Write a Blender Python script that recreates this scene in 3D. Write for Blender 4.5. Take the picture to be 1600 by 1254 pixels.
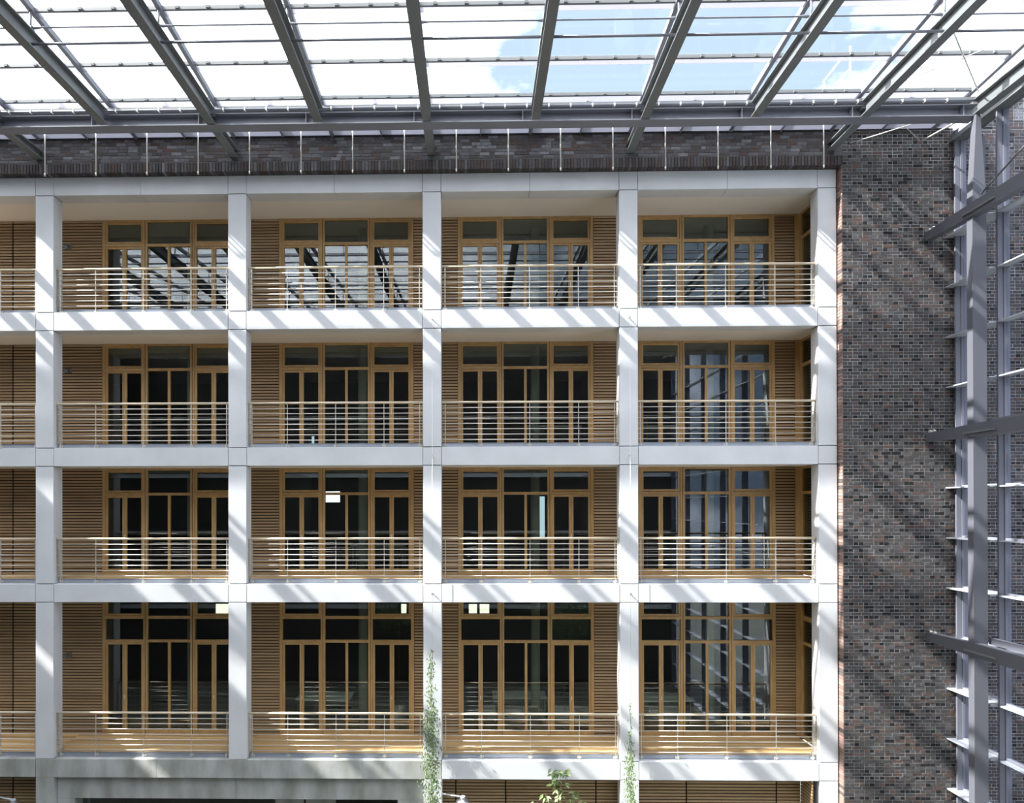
import bpy, bmesh, math, random
from mathutils import Vector, Matrix

for _o in list(bpy.data.objects):
    bpy.data.objects.remove(_o, do_unlink=True)
S = bpy.context.scene
COL = S.collection
R = random.Random(7)

# ------------------------------------------------------------------ camera (shift lens)
def rot_cam():
    yaw, pitch, roll = -0.0177, 0.00286, -0.00196
    c, s = math.cos(yaw), math.sin(yaw)
    Ry = Matrix(((c, -s, 0), (s, c, 0), (0, 0, 1)))
    c, s = math.cos(pitch), math.sin(pitch)
    Rp = Matrix(((1, 0, 0), (0, c, s), (0, -s, c)))
    c, s = math.cos(roll), math.sin(roll)
    Rr = Matrix(((c, 0, s), (0, 1, 0), (-s, 0, c)))
    W = Rr @ Rp @ Ry
    right = W.transposed() @ Vector((1, 0, 0))
    fwd = W.transposed() @ Vector((0, 1, 0))
    up = W.transposed() @ Vector((0, 0, 1))
    return Matrix((right, up, -fwd)).transposed()
cd = bpy.data.cameras.new('camera')
cam = bpy.data.objects.new('camera', cd)
COL.objects.link(cam)
M = rot_cam().to_4x4()
M.translation = Vector((11.106, -17.122, 0.0))
cam.matrix_world = M
cd.sensor_fit = 'HORIZONTAL'
cd.sensor_width = 36.0
cd.lens = 1050.0 / 1600.0 * 36.0
cd.shift_x = (800 - 724.52) / 1600.0
cd.shift_y = (787.3 - 627) / 1600.0
cd.clip_end = 500
S.camera = cam

# ------------------------------------------------------------------ sky, sun, exposure
SUN_DIR = Vector((1.0, 0.205, -1.0)).normalized()
w = bpy.data.worlds.new('World')
S.world = w
w.use_nodes = True
nt = w.node_tree
nt.nodes.clear()
def N(nt, t, **kw):
    n = nt.nodes.new(t)
    for k, v in kw.items():
        setattr(n, k, v)
    return n
wo = N(nt, 'ShaderNodeOutputWorld')
bg = N(nt, 'ShaderNodeBackground')
tc = N(nt, 'ShaderNodeTexCoord')
no = N(nt, 'ShaderNodeTexNoise')
no.inputs['Scale'].default_value = 3.2
no.inputs['Detail'].default_value = 7
no.inputs['Roughness'].default_value = 0.58
mp = N(nt, 'ShaderNodeMapping')
mp.inputs['Scale'].default_value = (1.0, 1.0, 1.9)
mp.inputs['Location'].default_value = (0.3, 0.6, 0.2)
nt.links.new(tc.outputs['Generated'], mp.inputs[0])
nt.links.new(mp.outputs[0], no.inputs['Vector'])
# closeness to the sun widens the white cloud cover
dt = N(nt, 'ShaderNodeVectorMath', operation='DOT_PRODUCT')
dt.inputs[1].default_value = (-SUN_DIR)[:]
nt.links.new(tc.outputs['Generated'], dt.inputs[0])
mr = N(nt, 'ShaderNodeMapRange')
mr.inputs['From Min'].default_value = 0.18
mr.inputs['From Max'].default_value = 0.62
mr.inputs['To Min'].default_value = -0.02
mr.inputs['To Max'].default_value = 0.42
nt.links.new(dt.outputs['Value'], mr.inputs['Value'])
ad = N(nt, 'ShaderNodeMath', operation='ADD')
nt.links.new(no.outputs['Fac'], ad.inputs[0])
nt.links.new(mr.outputs[0], ad.inputs[1])
cr = N(nt, 'ShaderNodeValToRGB')
cr.color_ramp.elements[0].position = 0.47
cr.color_ramp.elements[0].color = (0.44, 0.56, 0.70, 1)
cr.color_ramp.elements[1].position = 0.72
cr.color_ramp.elements[1].color = (2.9, 2.95, 3.1, 1)
d2 = N(nt, 'ShaderNodeVectorMath', operation='DOT_PRODUCT')
d2.inputs[1].default_value = Vector((0.80, 0.95, 0.66)).normalized()[:]
nt.links.new(tc.outputs['Generated'], d2.inputs[0])
m2 = N(nt, 'ShaderNodeMapRange')
m2.inputs['From Min'].default_value = 0.965
m2.inputs['From Max'].default_value = 0.995
m2.inputs['To Max'].default_value = 0.16
nt.links.new(d2.outputs['Value'], m2.inputs['Value'])
a2 = N(nt, 'ShaderNodeMath', operation='ADD')
nt.links.new(ad.outputs[0], a2.inputs[0])
nt.links.new(m2.outputs[0], a2.inputs[1])
nt.links.new(a2.outputs[0], cr.inputs[0])
nt.links.new(cr.outputs[0], bg.inputs['Color'])
bg.inputs['Strength'].default_value = 1.7
nt.links.new(bg.outputs[0], wo.inputs['Surface'])

sl = bpy.data.lights.new('sun', 'SUN')
sl.energy = 21.0
sl.angle = math.radians(0.6)
sl.color = (1.0, 0.97, 0.92)
sun = bpy.data.objects.new('sun', sl)
COL.objects.link(sun)
sun.rotation_euler = SUN_DIR.to_track_quat('-Z', 'Y').to_euler()
sun.location = (-20, -5, 30)

S.view_settings.view_transform = 'Standard'
S.view_settings.look = 'None'
S.view_settings.exposure = 0.0
S.view_settings.gamma = 1.0
S.view_settings.use_curve_mapping = False

# ------------------------------------------------------------------ materials
def mat(name, col, rough=0.6, metal=0.0, var=0.0, scale=4.0, col2=None, bump=0.0, stretch=(1, 1, 1), rnd=0.0, coords='Object', spec=0.5, detail=5):
    m = bpy.data.materials.new(name)
    m.use_nodes = True
    nt = m.node_tree
    b = nt.nodes['Principled BSDF']
    b.inputs['Base Color'].default_value = (*col, 1)
    b.inputs['Roughness'].default_value = rough
    b.inputs['Metallic'].default_value = metal
    b.inputs['Specular IOR Level'].default_value = spec
    m.diffuse_color = (*col, 1)
    if var > 0 or bump > 0 or rnd > 0:
        if coords == 'Position':
            src = N(nt, 'ShaderNodeNewGeometry').outputs['Position']
        else:
            src = N(nt, 'ShaderNodeTexCoord').outputs['Object']
        oi = N(nt, 'ShaderNodeObjectInfo')
        off = N(nt, 'ShaderNodeVectorMath', operation='SCALE')
        off.inputs[0].default_value = (37.0, 21.0, 55.0)
        nt.links.new(oi.outputs['Random'], off.inputs['Scale'])
        mpn = N(nt, 'ShaderNodeMapping')
        mpn.inputs['Scale'].default_value = stretch
        nt.links.new(src, mpn.inputs[0])
        if coords != 'Position':
            nt.links.new(off.outputs[0], mpn.inputs['Location'])
        ns = N(nt, 'ShaderNodeTexNoise')
        ns.inputs['Scale'].default_value = scale
        ns.inputs['Detail'].default_value = detail
        nt.links.new(mpn.outputs[0], ns.inputs['Vector'])
        mx = N(nt, 'ShaderNodeMix', data_type='RGBA')
        c2 = col2 or tuple(c * (1 - var) for c in col)
        mx.inputs[6].default_value = (*col, 1)
        mx.inputs[7].default_value = (*c2, 1)
        r2 = N(nt, 'ShaderNodeMapRange')
        r2.inputs['From Min'].default_value = 0.35
        r2.inputs['From Max'].default_value = 0.68
        nt.links.new(ns.outputs['Fac'], r2.inputs['Value'])
        nt.links.new(r2.outputs[0], mx.inputs[0])
        out = mx.outputs[2]
        if rnd > 0:
            hs = N(nt, 'ShaderNodeHueSaturation')
            r3 = N(nt, 'ShaderNodeMapRange')
            r3.inputs['To Min'].default_value = 1 - rnd
            r3.inputs['To Max'].default_value = 1 + rnd
            nt.links.new(oi.outputs['Random'], r3.inputs['Value'])
            nt.links.new(r3.outputs[0], hs.inputs['Value'])
            nt.links.new(out, hs.inputs['Color'])
            out = hs.outputs[0]
        nt.links.new(out, b.inputs['Base Color'])
        if bump > 0:
            bp = N(nt, 'ShaderNodeBump')
            bp.inputs['Strength'].default_value = bump
            bp.inputs['Distance'].default_value = 0.01
            n2 = N(nt, 'ShaderNodeTexNoise')
            n2.inputs['Scale'].default_value = scale * 9
            nt.links.new(mpn.outputs[0], n2.inputs['Vector'])
            nt.links.new(n2.outputs['Fac'], bp.inputs['Height'])
            nt.links.new(bp.outputs[0], b.inputs['Normal'])
    return m

def glass_mat(name, f0, tint, edge=0.9, rough=0.0):
    m = bpy.data.materials.new(name)
    m.use_nodes = True
    nt = m.node_tree
    nt.nodes.clear()
    o = N(nt, 'ShaderNodeOutputMaterial')
    t = N(nt, 'ShaderNodeBsdfTransparent')
    t.inputs[0].default_value = (*tint, 1)
    g = N(nt, 'ShaderNodeBsdfGlossy')
    g.inputs['Roughness'].default_value = rough
    g.inputs['Color'].default_value = (0.90, 0.92, 1.0, 1)
    lw = N(nt, 'ShaderNodeLayerWeight')
    lw.inputs['Blend'].default_value = 0.5
    pw = N(nt, 'ShaderNodeMath', operation='POWER')
    pw.inputs[1].default_value = 5.0
    nt.links.new(lw.outputs['Facing'], pw.inputs[0])
    ml = N(nt, 'ShaderNodeMath', operation='MULTIPLY_ADD')
    ml.inputs[1].default_value = edge
    ml.inputs[2].default_value = f0
    nt.links.new(pw.outputs[0], ml.inputs[0])
    mx = N(nt, 'ShaderNodeMixShader')
    nt.links.new(ml.outputs[0], mx.inputs[0])
    nt.links.new(t.outputs[0], mx.inputs[1])
    nt.links.new(g.outputs[0], mx.inputs[2])
    nt.links.new(mx.outputs[0], o.inputs[0])
    return m

CONC = mat('concrete', (0.70, 0.71, 0.73), 0.85, var=0.10, scale=1.1, coords='Position', bump=0.12, spec=0.2)
CONC_OLD = mat('weathered concrete', (0.50, 0.51, 0.50), 0.9, scale=0.9, col2=(0.29, 0.30, 0.265), coords='Position', bump=0.15, stretch=(2.4, 1, 0.9), var=0.1, spec=0.2)
JOINT = mat('joint', (0.05, 0.05, 0.055), 0.9)
PLASTER = mat('plaster', (0.80, 0.76, 0.70), 0.9, var=0.03, scale=0.7, coords='Position')
SLATM = mat('larch slat', (0.42, 0.295, 0.17), 0.75, scale=2.0, col2=(0.32, 0.21, 0.11), stretch=(0.35, 6, 9), rnd=0.14, var=0.1)
FRAMEM = mat('pine frame', (0.50, 0.325, 0.14), 0.5, scale=2.0, col2=(0.41, 0.25, 0.098), stretch=(3, 3, 1), var=0.1, rnd=0.06)
DECKM = mat('deck plank', (0.66, 0.45, 0.22), 0.6, scale=1.4, col2=(0.46, 0.28, 0.12), stretch=(0.5, 8, 8), var=0.1, rnd=0.22)
HAND = mat('handrail wood', (0.66, 0.56, 0.42), 0.4, scale=3, var=0.1)
BACKM = mat('cladding backing', (0.018, 0.011, 0.008), 0.9)
STEEL = mat('grey painted steel', (0.15, 0.16, 0.165), 0.45, var=0.06, scale=2.0, coords='Position')
STEEL_L = mat('light grey painted steel', (0.20, 0.205, 0.24), 0.4, var=0.05, scale=2.0, coords='Position')
INOX = mat('stainless steel', (0.70, 0.68, 0.62), 0.35, metal=0.5)
ALU = mat('aluminium sheet', (0.55, 0.57, 0.62), 0.45, metal=0.3, var=0.1, scale=1.2, coords='Position')
FASC = mat('zinc fascia', (0.40, 0.43, 0.48), 0.5, metal=0.2, var=0.15, scale=1.5, coords='Position')
BLACK = mat('rubber black', (0.02, 0.02, 0.02), 0.6)
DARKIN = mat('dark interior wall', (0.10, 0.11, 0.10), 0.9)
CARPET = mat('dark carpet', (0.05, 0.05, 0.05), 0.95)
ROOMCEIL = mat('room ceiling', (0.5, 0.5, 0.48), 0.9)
WHITE = mat('white paint', (0.75, 0.75, 0.73), 0.6)
MORTAR = mat('mortar', (0.42, 0.42, 0.41), 0.95, var=0.1, scale=6, coords='Position')
MORTD = mat('dark mortar', (0.11, 0.11, 0.115), 0.95, var=0.1, scale=6, coords='Position')
STEEL_M = mat('mullion steel', (0.15, 0.152, 0.185), 0.45, var=0.05, scale=2.0, coords='Position')
STEEL_P = mat('grey post steel', (0.105, 0.108, 0.128), 0.45, var=0.05, scale=2.0, coords='Position')
GROUNDM = mat('stone paving', (0.20, 0.20, 0.16), 0.9, var=0.2, scale=0.8, coords='Position')
LEAF = [mat('leaf green', (0.20, 0.30, 0.10), 0.5, var=0.25, scale=20, rnd=0.3), mat('leaf pale', (0.42, 0.50, 0.26), 0.5, var=0.2, scale=20, rnd=0.3), mat('vine leaf', (0.24, 0.34, 0.17), 0.55, var=0.4, scale=30, rnd=0.2)]
STEM = mat('stem', (0.20, 0.15, 0.08), 0.8)
FRIT = bpy.data.materials.new('frosted sheet')
FRIT.use_nodes = True
_n = FRIT.node_tree
_n.nodes.clear()
_o = N(_n, 'ShaderNodeOutputMaterial'); _d = N(_n, 'ShaderNodeBsdfDiffuse'); _t = N(_n, 'ShaderNodeBsdfTranslucent'); _m = N(_n, 'ShaderNodeMixShader')
_d.inputs[0].default_value = (0.75, 0.76, 0.80, 1); _t.inputs[0].default_value = (0.34, 0.34, 0.39, 1); _m.inputs[0].default_value = 0.55
_n.links.new(_d.outputs[0], _m.inputs[1]); _n.links.new(_t.outputs[0], _m.inputs[2])
_x = N(_n, 'ShaderNodeBsdfTransparent'); _y = N(_n, 'ShaderNodeMixShader'); _y.inputs[0].default_value = 0.35; _x.inputs[0].default_value = (0.8, 0.8, 0.85, 1)
_n.links.new(_m.outputs[0], _y.inputs[1]); _n.links.new(_x.outputs[0], _y.inputs[2]); _n.links.new(_y.outputs[0], _o.inputs[0])
FRIT_O = FRIT.copy(); FRIT_O.name = 'pale sheet'
[n for n in FRIT_O.node_tree.nodes if n.type == 'MIX_SHADER' and abs(n.inputs[0].default_value - 0.35) < .01][0].inputs[0].default_value = 0.0
RED = mat('red plastic', (0.45, 0.03, 0.03), 0.5)
GLASS = glass_mat('window glass', 0.075, (0.80, 0.86, 0.80))
RGLASS = glass_mat('roof glass', 0.03, (0.94, 0.955, 0.96), edge=0.5)
WGLASS = glass_mat('side wall glass', 0.03, (0.80, 0.82, 0.87), edge=0.5)
SHADEM = glass_mat('lamp glass', 0.25, (0.85, 0.85, 0.85), rough=0.25)
BR = [mat('brick ' + str(i), c, 0.8, var=0.3, scale=14, bump=0.3, coords='Position', spec=0.3) for i, c in enumerate([tuple(v * 0.82 for v in t) for t in [
    (0.092, 0.080, 0.078), (0.078, 0.073, 0.074), (0.115, 0.084, 0.074), (0.018, 0.017, 0.019), (0.13, 0.085, 0.073), (0.115, 0.110, 0.112)]])]
BRW = [9, 9, 5, 4, 2, 6]
BRB = [mat('parapet brick ' + str(i), c, 0.8, var=0.3, scale=14, bump=0.3, coords='Position', spec=0.3) for i, c in enumerate([tuple(v * 0.85 for v in t) for t in [
    (0.12, 0.11, 0.115), (0.16, 0.155, 0.165), (0.085, 0.072, 0.07), (0.105, 0.075, 0.068), (0.235, 0.23, 0.25), (0.12, 0.07, 0.06)]])]
BRBW = [9, 7, 6, 4, 2.2, 0.8]

# ------------------------------------------------------------------ helpers
WL = {}      # world location of roots/parents
_mc = {}
def link(o, parent, loc):
    COL.objects.link(o)
    if parent is not None:
        o.parent = parent
        o.location = Vector(loc) - WL[parent]
    else:
        o.location = loc
    WL[o] = Vector(loc)
    return o
def tag(o, label=None, cat=None, group=None, kind=None):
    if label: o['label'] = label
    if cat: o['category'] = cat
    if group: o['group'] = group
    if kind: o['kind'] = kind
    return o
def empty(name, loc, label=None, cat=None, group=None, kind=None):
    o = bpy.data.objects.new(name, None)
    o.empty_display_size = 0.2
    link(o, None, loc)
    return tag(o, label, cat, group, kind)
BF = [(0, 3, 2, 1), (4, 5, 6, 7), (0, 1, 5, 4), (1, 2, 6, 5), (2, 3, 7, 6), (3, 0, 4, 7)]
def bv(x0, x1, y0, y1, z0, z1):
    return [(x0, y0, z0), (x1, y0, z0), (x1, y1, z0), (x0, y1, z0), (x0, y0, z1), (x1, y0, z1), (x1, y1, z1), (x0, y1, z1)]
def box(name, m, parent, x0, x1, y0, y1, z0, z1, bev=0.0):
    d = (round(x1 - x0, 4), round(y1 - y0, 4), round(z1 - z0, 4))
    key = (d, m.name, bev)
    me = _mc.get(key)
    if me is None:
        me = bpy.data.meshes.new(name)
        a, b, c = d[0] / 2, d[1] / 2, d[2] / 2
        if bev > 0:
            bm = bmesh.new()
            vs = [bm.verts.new(v) for v in bv(-a, a, -b, b, -c, c)]
            for f in BF: bm.faces.new([vs[i] for i in f])
            bmesh.ops.bevel(bm, geom=list(bm.edges), offset=bev, segments=1, affect='EDGES')
            bm.to_mesh(me); bm.free()
        else:
            me.from_pydata(bv(-a, a, -b, b, -c, c), [], BF)
        me.materials.append(m)
        _mc[key] = me
    return link(bpy.data.objects.new(name, me), parent, ((x0 + x1) / 2, (y0 + y1) / 2, (z0 + z1) / 2))
class MB:
    def __init__(s): s.v = []; s.f = []; s.mi = []
    def box(s, x0, x1, y0, y1, z0, z1, mi=0):
        n = len(s.v); s.v += bv(x0, x1, y0, y1, z0, z1)
        s.f += [tuple(n + i for i in f) for f in BF]; s.mi += [mi] * 6
    def tube(s, pts, r, seg=8, mi=0, cap=True):
        rr = r if isinstance(r, (list, tuple)) else [r] * len(pts)
        pts = [Vector(p) for p in pts]
        base = len(s.v)
        for i, p in enumerate(pts):
            t = (pts[min(i + 1, len(pts) - 1)] - pts[max(i - 1, 0)]).normalized()
            a = t.orthogonal().normalized() if abs(t.z) > 0.9 else t.cross(Vector((0, 0, 1))).normalized()
            b = t.cross(a)
            for k in range(seg):
                an = 2 * math.pi * k / seg
                s.v.append(tuple(p + (a * math.cos(an) + b * math.sin(an)) * rr[i]))
        for i in range(len(pts) - 1):
            for k in range(seg):
                k2 = (k + 1) % seg
                s.f.append((base + i * seg + k, base + i * seg + k2, base + (i + 1) * seg + k2, base + (i + 1) * seg + k)); s.mi.append(mi)
        if cap:
            s.f.append(tuple(base + k for k in range(seg))[::-1]); s.mi.append(mi)
            s.f.append(tuple(base + (len(pts) - 1) * seg + k for k in range(seg))); s.mi.append(mi)
    def quad(s, *p, mi=0):
        n = len(s.v); s.v += [tuple(q) for q in p]; s.f.append(tuple(range(n, n + len(p)))); s.mi.append(mi)
    def build(s, name, mats, parent=None, loc=None, smooth=False):
        if not isinstance(mats, (list, tuple)): mats = [mats]
        if loc is None: loc = WL[parent] if parent is not None else Vector(s.v[0])
        loc = Vector(loc)
        me = bpy.data.meshes.new(name)
        me.from_pydata([tuple(Vector(v) - loc) for v in s.v], [], s.f)
        for m in mats: me.materials.append(m)
        me.polygons.foreach_set('material_index', s.mi)
        if smooth: me.polygons.foreach_set('use_smooth', [True] * len(me.polygons))
        me.update()
        o = bpy.data.objects.new(name, me)
        return link(o, parent, loc)
def tube(name, m, parent, pts, r, seg=8):
    pts = [Vector(p) for p in pts]
    if len(pts) == 2 and not isinstance(r, (list, tuple)):
        d = pts[1] - pts[0]
        key = ('t', tuple(round(c, 4) for c in d), r, m.name, seg)
        me = _mc.get(key)
        if me is None:
            b = MB(); b.tube([-d / 2, d / 2], r, seg)
            me = bpy.data.meshes.new(name)
            me.from_pydata(b.v, [], b.f); me.materials.append(m)
            me.polygons.foreach_set('use_smooth', [len(p.vertices) == 4 for p in me.polygons])
            _mc[key] = me
        return link(bpy.data.objects.new(name, me), parent, (pts[0] + pts[1]) / 2)
    b = MB(); b.tube(pts, r, seg)
    return b.build(name, m, parent, loc=pts[0], smooth=True)

# ------------------------------------------------------------------ levels (z = 0 is the eye level)
LV = ['A', 'B', 'C', 'D', 'E']
TOP = {'A': 8.491, 'B': 5.007, 'C': 1.511, 'D': -1.986, 'E': -6.484}
BH = 0.468
CW = 0.2314
CD = 0.38
YB = 1.584            # front of the timber wall
GZ = -10.9
ORD = {'A': 'topmost', 'B': 'second from top', 'C': 'third from top', 'D': 'fourth from top', 'E': 'lowest'}
STO = {'A': 'top storey', 'B': 'second storey from top', 'C': 'third storey from top', 'D': 'tall lowest balcony storey'}
BAYN = ['cut-off bay at the left edge', 'first full bay from the left', 'second full bay from the left', 'third full bay from the left', 'last bay beside the brick wall']
COLN = ['leftmost', 'second', 'middle', 'fourth', 'rightmost']

# ------------------------------------------------------------------ ground and shell
g = box('ground', GROUNDM, None, -60, 70, -60, 60, GZ - 0.2, GZ)
tag(g, 'pale stone paving of the courtyard below the facade', 'ground', kind='structure')
wl = box('wall_left', MORTAR, None, -14.4, -14.0, -20.6, 0.4, GZ, 9.9)
tag(wl, 'end wall of the courtyard beyond the left edge', 'wall', kind='structure')
wf = empty('wall_front', (5, -20.7, GZ), 'dark brick wall across the courtyard, mirrored in the panes', 'wall', kind='structure')
box('wall_core', BR[0], wf, -14, 23, -21.0, -20.7, GZ, 10.3)
for i in range(4):
    zz = [5.5, 2.0, -1.5, -6.0][i]
    box('band', CONC, wf, -14, 23, -20.72, -20.6, zz - 0.25, zz)
wn = box('wall_side', BR[1], None, -14.0, -5.2, 0.0, 0.4, GZ, 9.3)  # unseen plain wall, added only for its effect on the light
tag(wn, 'plain brick-coloured wall added beyond the left edge for its light effect', 'wall', kind='structure')

# slabs between the storeys
for k in LV:
    zt = TOP[k]
    s = empty('ceiling', (7.5, 4, zt - BH), 'off-white plastered slab soffit behind the %s concrete beam row' % ORD[k], 'ceiling', kind='structure')
    box('soffit_slab', PLASTER, s, -5.2, 20.16, 0.455, 1.75, zt - BH + 0.03, zt)
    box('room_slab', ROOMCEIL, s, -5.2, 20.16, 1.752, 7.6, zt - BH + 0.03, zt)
    if k != 'A':
        box('carpet', CARPET, s, -5.2, 20.16, 1.76, 7.6, zt + 0.002, zt + 0.09)
        # fascia profile along the deck edge and the deck itself
        for b in range(5):
            xa, xb = 5 * (b - 1) + CW + 0.004, 5 * b - CW - 0.004
            d = empty('floor', ((xa + xb) / 2, 0.9, zt), 'timber balcony deck on the %s concrete beam, %s' % (ORD[k], BAYN[b]), 'deck', 'timber balcony decks', 'structure')
            y = 0.205
            while y < 1.50:
                y1 = min(y + 0.132, 1.575)
                pa, pb = (xa, xb) if y < .385 else (5 * (b - 1) + .003, min(5 * b - .003, 20.05))
                box('plank', DECKM, d, pa, pb, y, y1, zt + 0.07, zt + 0.098)
                y += 0.138
            box('fascia', FASC, d, xa, xb, 0.185, 0.2, zt + 0.012, zt + 0.112)
            box('fascia_lip', FASC, d, xa, xb, 0.15, 0.2, zt + 0.003, zt + 0.011)
            box('fascia_lip', FASC, d, xa, xb, 0.165, 0.204, zt + 0.1125, zt + 0.118)
# room back walls with a few far openings (seen as bright spots through the panes)
OPEN = {'C': [(4.72, 4.95, -1.1, 0.45), (5.55, 6.1, 0.15, 0.55), (13.35, 13.65, -1.2, 0.35), (15.0, 15.2, -1.3, 0.35)],
        'D': [(1.45, 1.95, -4.1, -3.6), (8.35, 8.55, -3.95, -3.6), (10.85, 11.15, -3.95, -3.6), (11.25, 11.6, -3.95, -3.6)],
        'A': [], 'B': [(5.0, 5.15, 1.75, 2.6)]}
for i, k in enumerate(LV[:4]):
    z1 = TOP[k] - BH + 0.03
    z0 = TOP[LV[i + 1]]
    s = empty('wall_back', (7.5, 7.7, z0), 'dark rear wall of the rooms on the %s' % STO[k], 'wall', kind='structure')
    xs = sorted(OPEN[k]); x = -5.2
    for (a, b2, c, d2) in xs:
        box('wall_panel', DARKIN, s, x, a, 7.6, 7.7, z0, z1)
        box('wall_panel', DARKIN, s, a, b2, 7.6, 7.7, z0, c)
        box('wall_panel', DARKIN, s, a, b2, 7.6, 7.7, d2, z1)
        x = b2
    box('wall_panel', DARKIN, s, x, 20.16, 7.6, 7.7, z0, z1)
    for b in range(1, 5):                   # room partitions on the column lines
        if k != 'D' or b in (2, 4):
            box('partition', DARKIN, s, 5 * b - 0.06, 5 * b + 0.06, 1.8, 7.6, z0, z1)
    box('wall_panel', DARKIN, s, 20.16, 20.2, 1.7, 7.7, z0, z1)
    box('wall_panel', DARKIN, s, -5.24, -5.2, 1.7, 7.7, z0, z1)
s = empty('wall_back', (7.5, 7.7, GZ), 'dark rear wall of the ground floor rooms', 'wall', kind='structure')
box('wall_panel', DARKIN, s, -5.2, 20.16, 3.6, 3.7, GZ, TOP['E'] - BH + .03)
# closed roof over the building behind the parapet
rf = box('roof', DARKIN, None, -5.2, 23.2, 0.42, 7.8, 9.0, 9.25)
tag(rf, 'flat roof of the building behind the brick parapet', 'roof', kind='structure')

# ------------------------------------------------------------------ concrete columns
for i in range(5):
    X = 5.0 * i
    c = empty('concrete_column', (X, 0.19, GZ), '%s white concrete column of the facade, full height with beam joints' % (COLN[i].capitalize() if i != 2 else 'Middle'), 'column', 'concrete facade columns', 'structure')
    c['label'] = {0: 'leftmost white concrete facade column, its right side showing', 1: 'second concrete facade column from the left, ending on the lowest beam',
                  2: 'middle concrete facade column, a leafy vine climbing its foot', 3: 'fourth concrete facade column from the left, thin vine at its foot',
                  4: 'rightmost concrete facade column, beside the brick wall'}[i]
    box('core', JOINT, c, X - CW + 0.03, X + CW - 0.03, 0.03, CD - 0.03, (GZ if i != 1 else TOP['E'] - .02), TOP['A'] - .004)
    for j, k in enumerate(LV):
        zt = TOP[k]
        if k == 'E' and i in (0, 1, 2):
            pass
        else:
            box('joint_block', CONC, c, X - CW, X + CW, 0, CD, zt - BH + 0.009, zt - 0.010 if k != 'A' else zt - 0.002, 0.006)
        if k != 'A':
            za = TOP[LV[j - 1]] - BH
            box('column_segment', CONC, c, X - CW, X + CW, 0, CD, zt + 0.010, za - 0.010, 0.006)
    if i != 1:
        box('column_segment', CONC_OLD if i == 0 else CONC, c, X - CW, X + CW, 0, CD, GZ, TOP['E'] - BH - 0.007, 0.006)
    if i in (2, 3):                         # climbing cable on stand-off knobs
        for k in 'BCD':
            z = TOP[k] - 0.235
            kb = tube('cable_knob', INOX, c, [(X + .01, -0.10, z), (X + .01, 0.0, z)], 0.014)
            kn = tube('cable_knob', INOX, c, [(X + .01, -0.125, z), (X + .01, -0.09, z)], 0.034, 12)
        tube('climbing_cable', INOX, c, [(X + .01, -0.105, TOP['E'] - 2.5), (X + .01, -0.105, TOP['B'] - 0.235)], 0.004, 5)

# ------------------------------------------------------------------ concrete beams
for k in LV:
    zt = TOP[k]; zb = zt - BH
    spans = [(b, 5 * (b - 1) + CW + .012, 5 * b - CW - .012) for b in range(5)]
    if k == 'E':
        spans = [(0, -5 + CW, -CW - 0.015), (1, -CW, 10 + CW - 0.006), (3, 10 + CW + .008, 15 - CW - .012), (4, 15 + CW + .012, 20 - CW - .012)]
    for (b, xa, xb) in spans:
        lab = 'white concrete beam, %s row, %s' % (ORD[k], BAYN[b])
        if k == 'E' and b == 1: lab = 'long stained concrete beam, lowest row, spanning the first two full bays'
        e = empty('concrete_beam', ((xa + xb) / 2, 0.22, zb), lab, 'beam', 'concrete facade beams', 'structure')
        mm = CONC_OLD if (k == 'E' and b < 2) else CONC
        if k == 'A':
            xm = (xa + xb) / 2
            box('beam_segment', mm, e, xa, xm - .004, 0, 0.45, zb, zt - .002, 0.005)
            box('beam_segment', mm, e, xm + .004, xb, 0, 0.45, zb, zt - .002, 0.005)
            box('joint_strip', JOINT, e, xm - .02, xm + .02, 0.02, 0.44, zb + .02, zt - .02)
        elif k == 'E' and b == 1:
            cuts = [xa, 2.9, 5.6, 8.2, xb]
            for q in range(4):
                box('beam_segment', mm, e, cuts[q] + .0015, cuts[q + 1] - .0015, 0, 0.45, zb, zt, 0.004)
        else:
            box('beam_segment', mm, e, xa, xb, 0, 0.45, zb, zt, 0.006)

# ground storey: lintel wall with dark openings under the long beam
zb = TOP['E'] - BH
e = empty('wall_lower', (5, 0.3, GZ), 'recessed stained concrete wall with black openings under the long beam', 'wall', kind='structure')
box('lintel', CONC_OLD, e, CW + .01, 4.9, 0.14, 0.5, -7.545, zb - .004, 0.004)
box('lintel', CONC_OLD, e, 4.906, 10 - CW - .01, 0.14, 0.5, -7.545, zb - .004, 0.004)
box('jamb', CONC_OLD, e, CW + .01, 0.70, 0.14, 0.5, GZ, -7.547)
box('jamb', CONC_OLD, e, 9.09, 10 - CW - .01, 0.14, 0.5, GZ, -7.547)
box('pier', CONC_OLD, e, 5.86, 6.60, 0.36, 0.6, GZ, -7.549)
box('pier', CONC_OLD, e, 6.66, 7.40, 0.36, 0.6, GZ, -7.549)
box('pier_joint', JOINT, e, 6.6, 6.66, 0.42, 0.6, GZ, -7.55)
for xx in (6.2, 6.42, 6.95, 7.15): tube('pier_fixing', BLACK, e, [(xx, 0.34, -7.565), (xx, 0.365, -7.565)], 0.02, 8)
box('door_post', STEEL, e, 0.86, 0.92, 0.45, 0.5, GZ, -7.548)
box('wall_return', CONC_OLD, e, 9.6, 9.78, 0.5, 3.6, GZ, -7.0)

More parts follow.
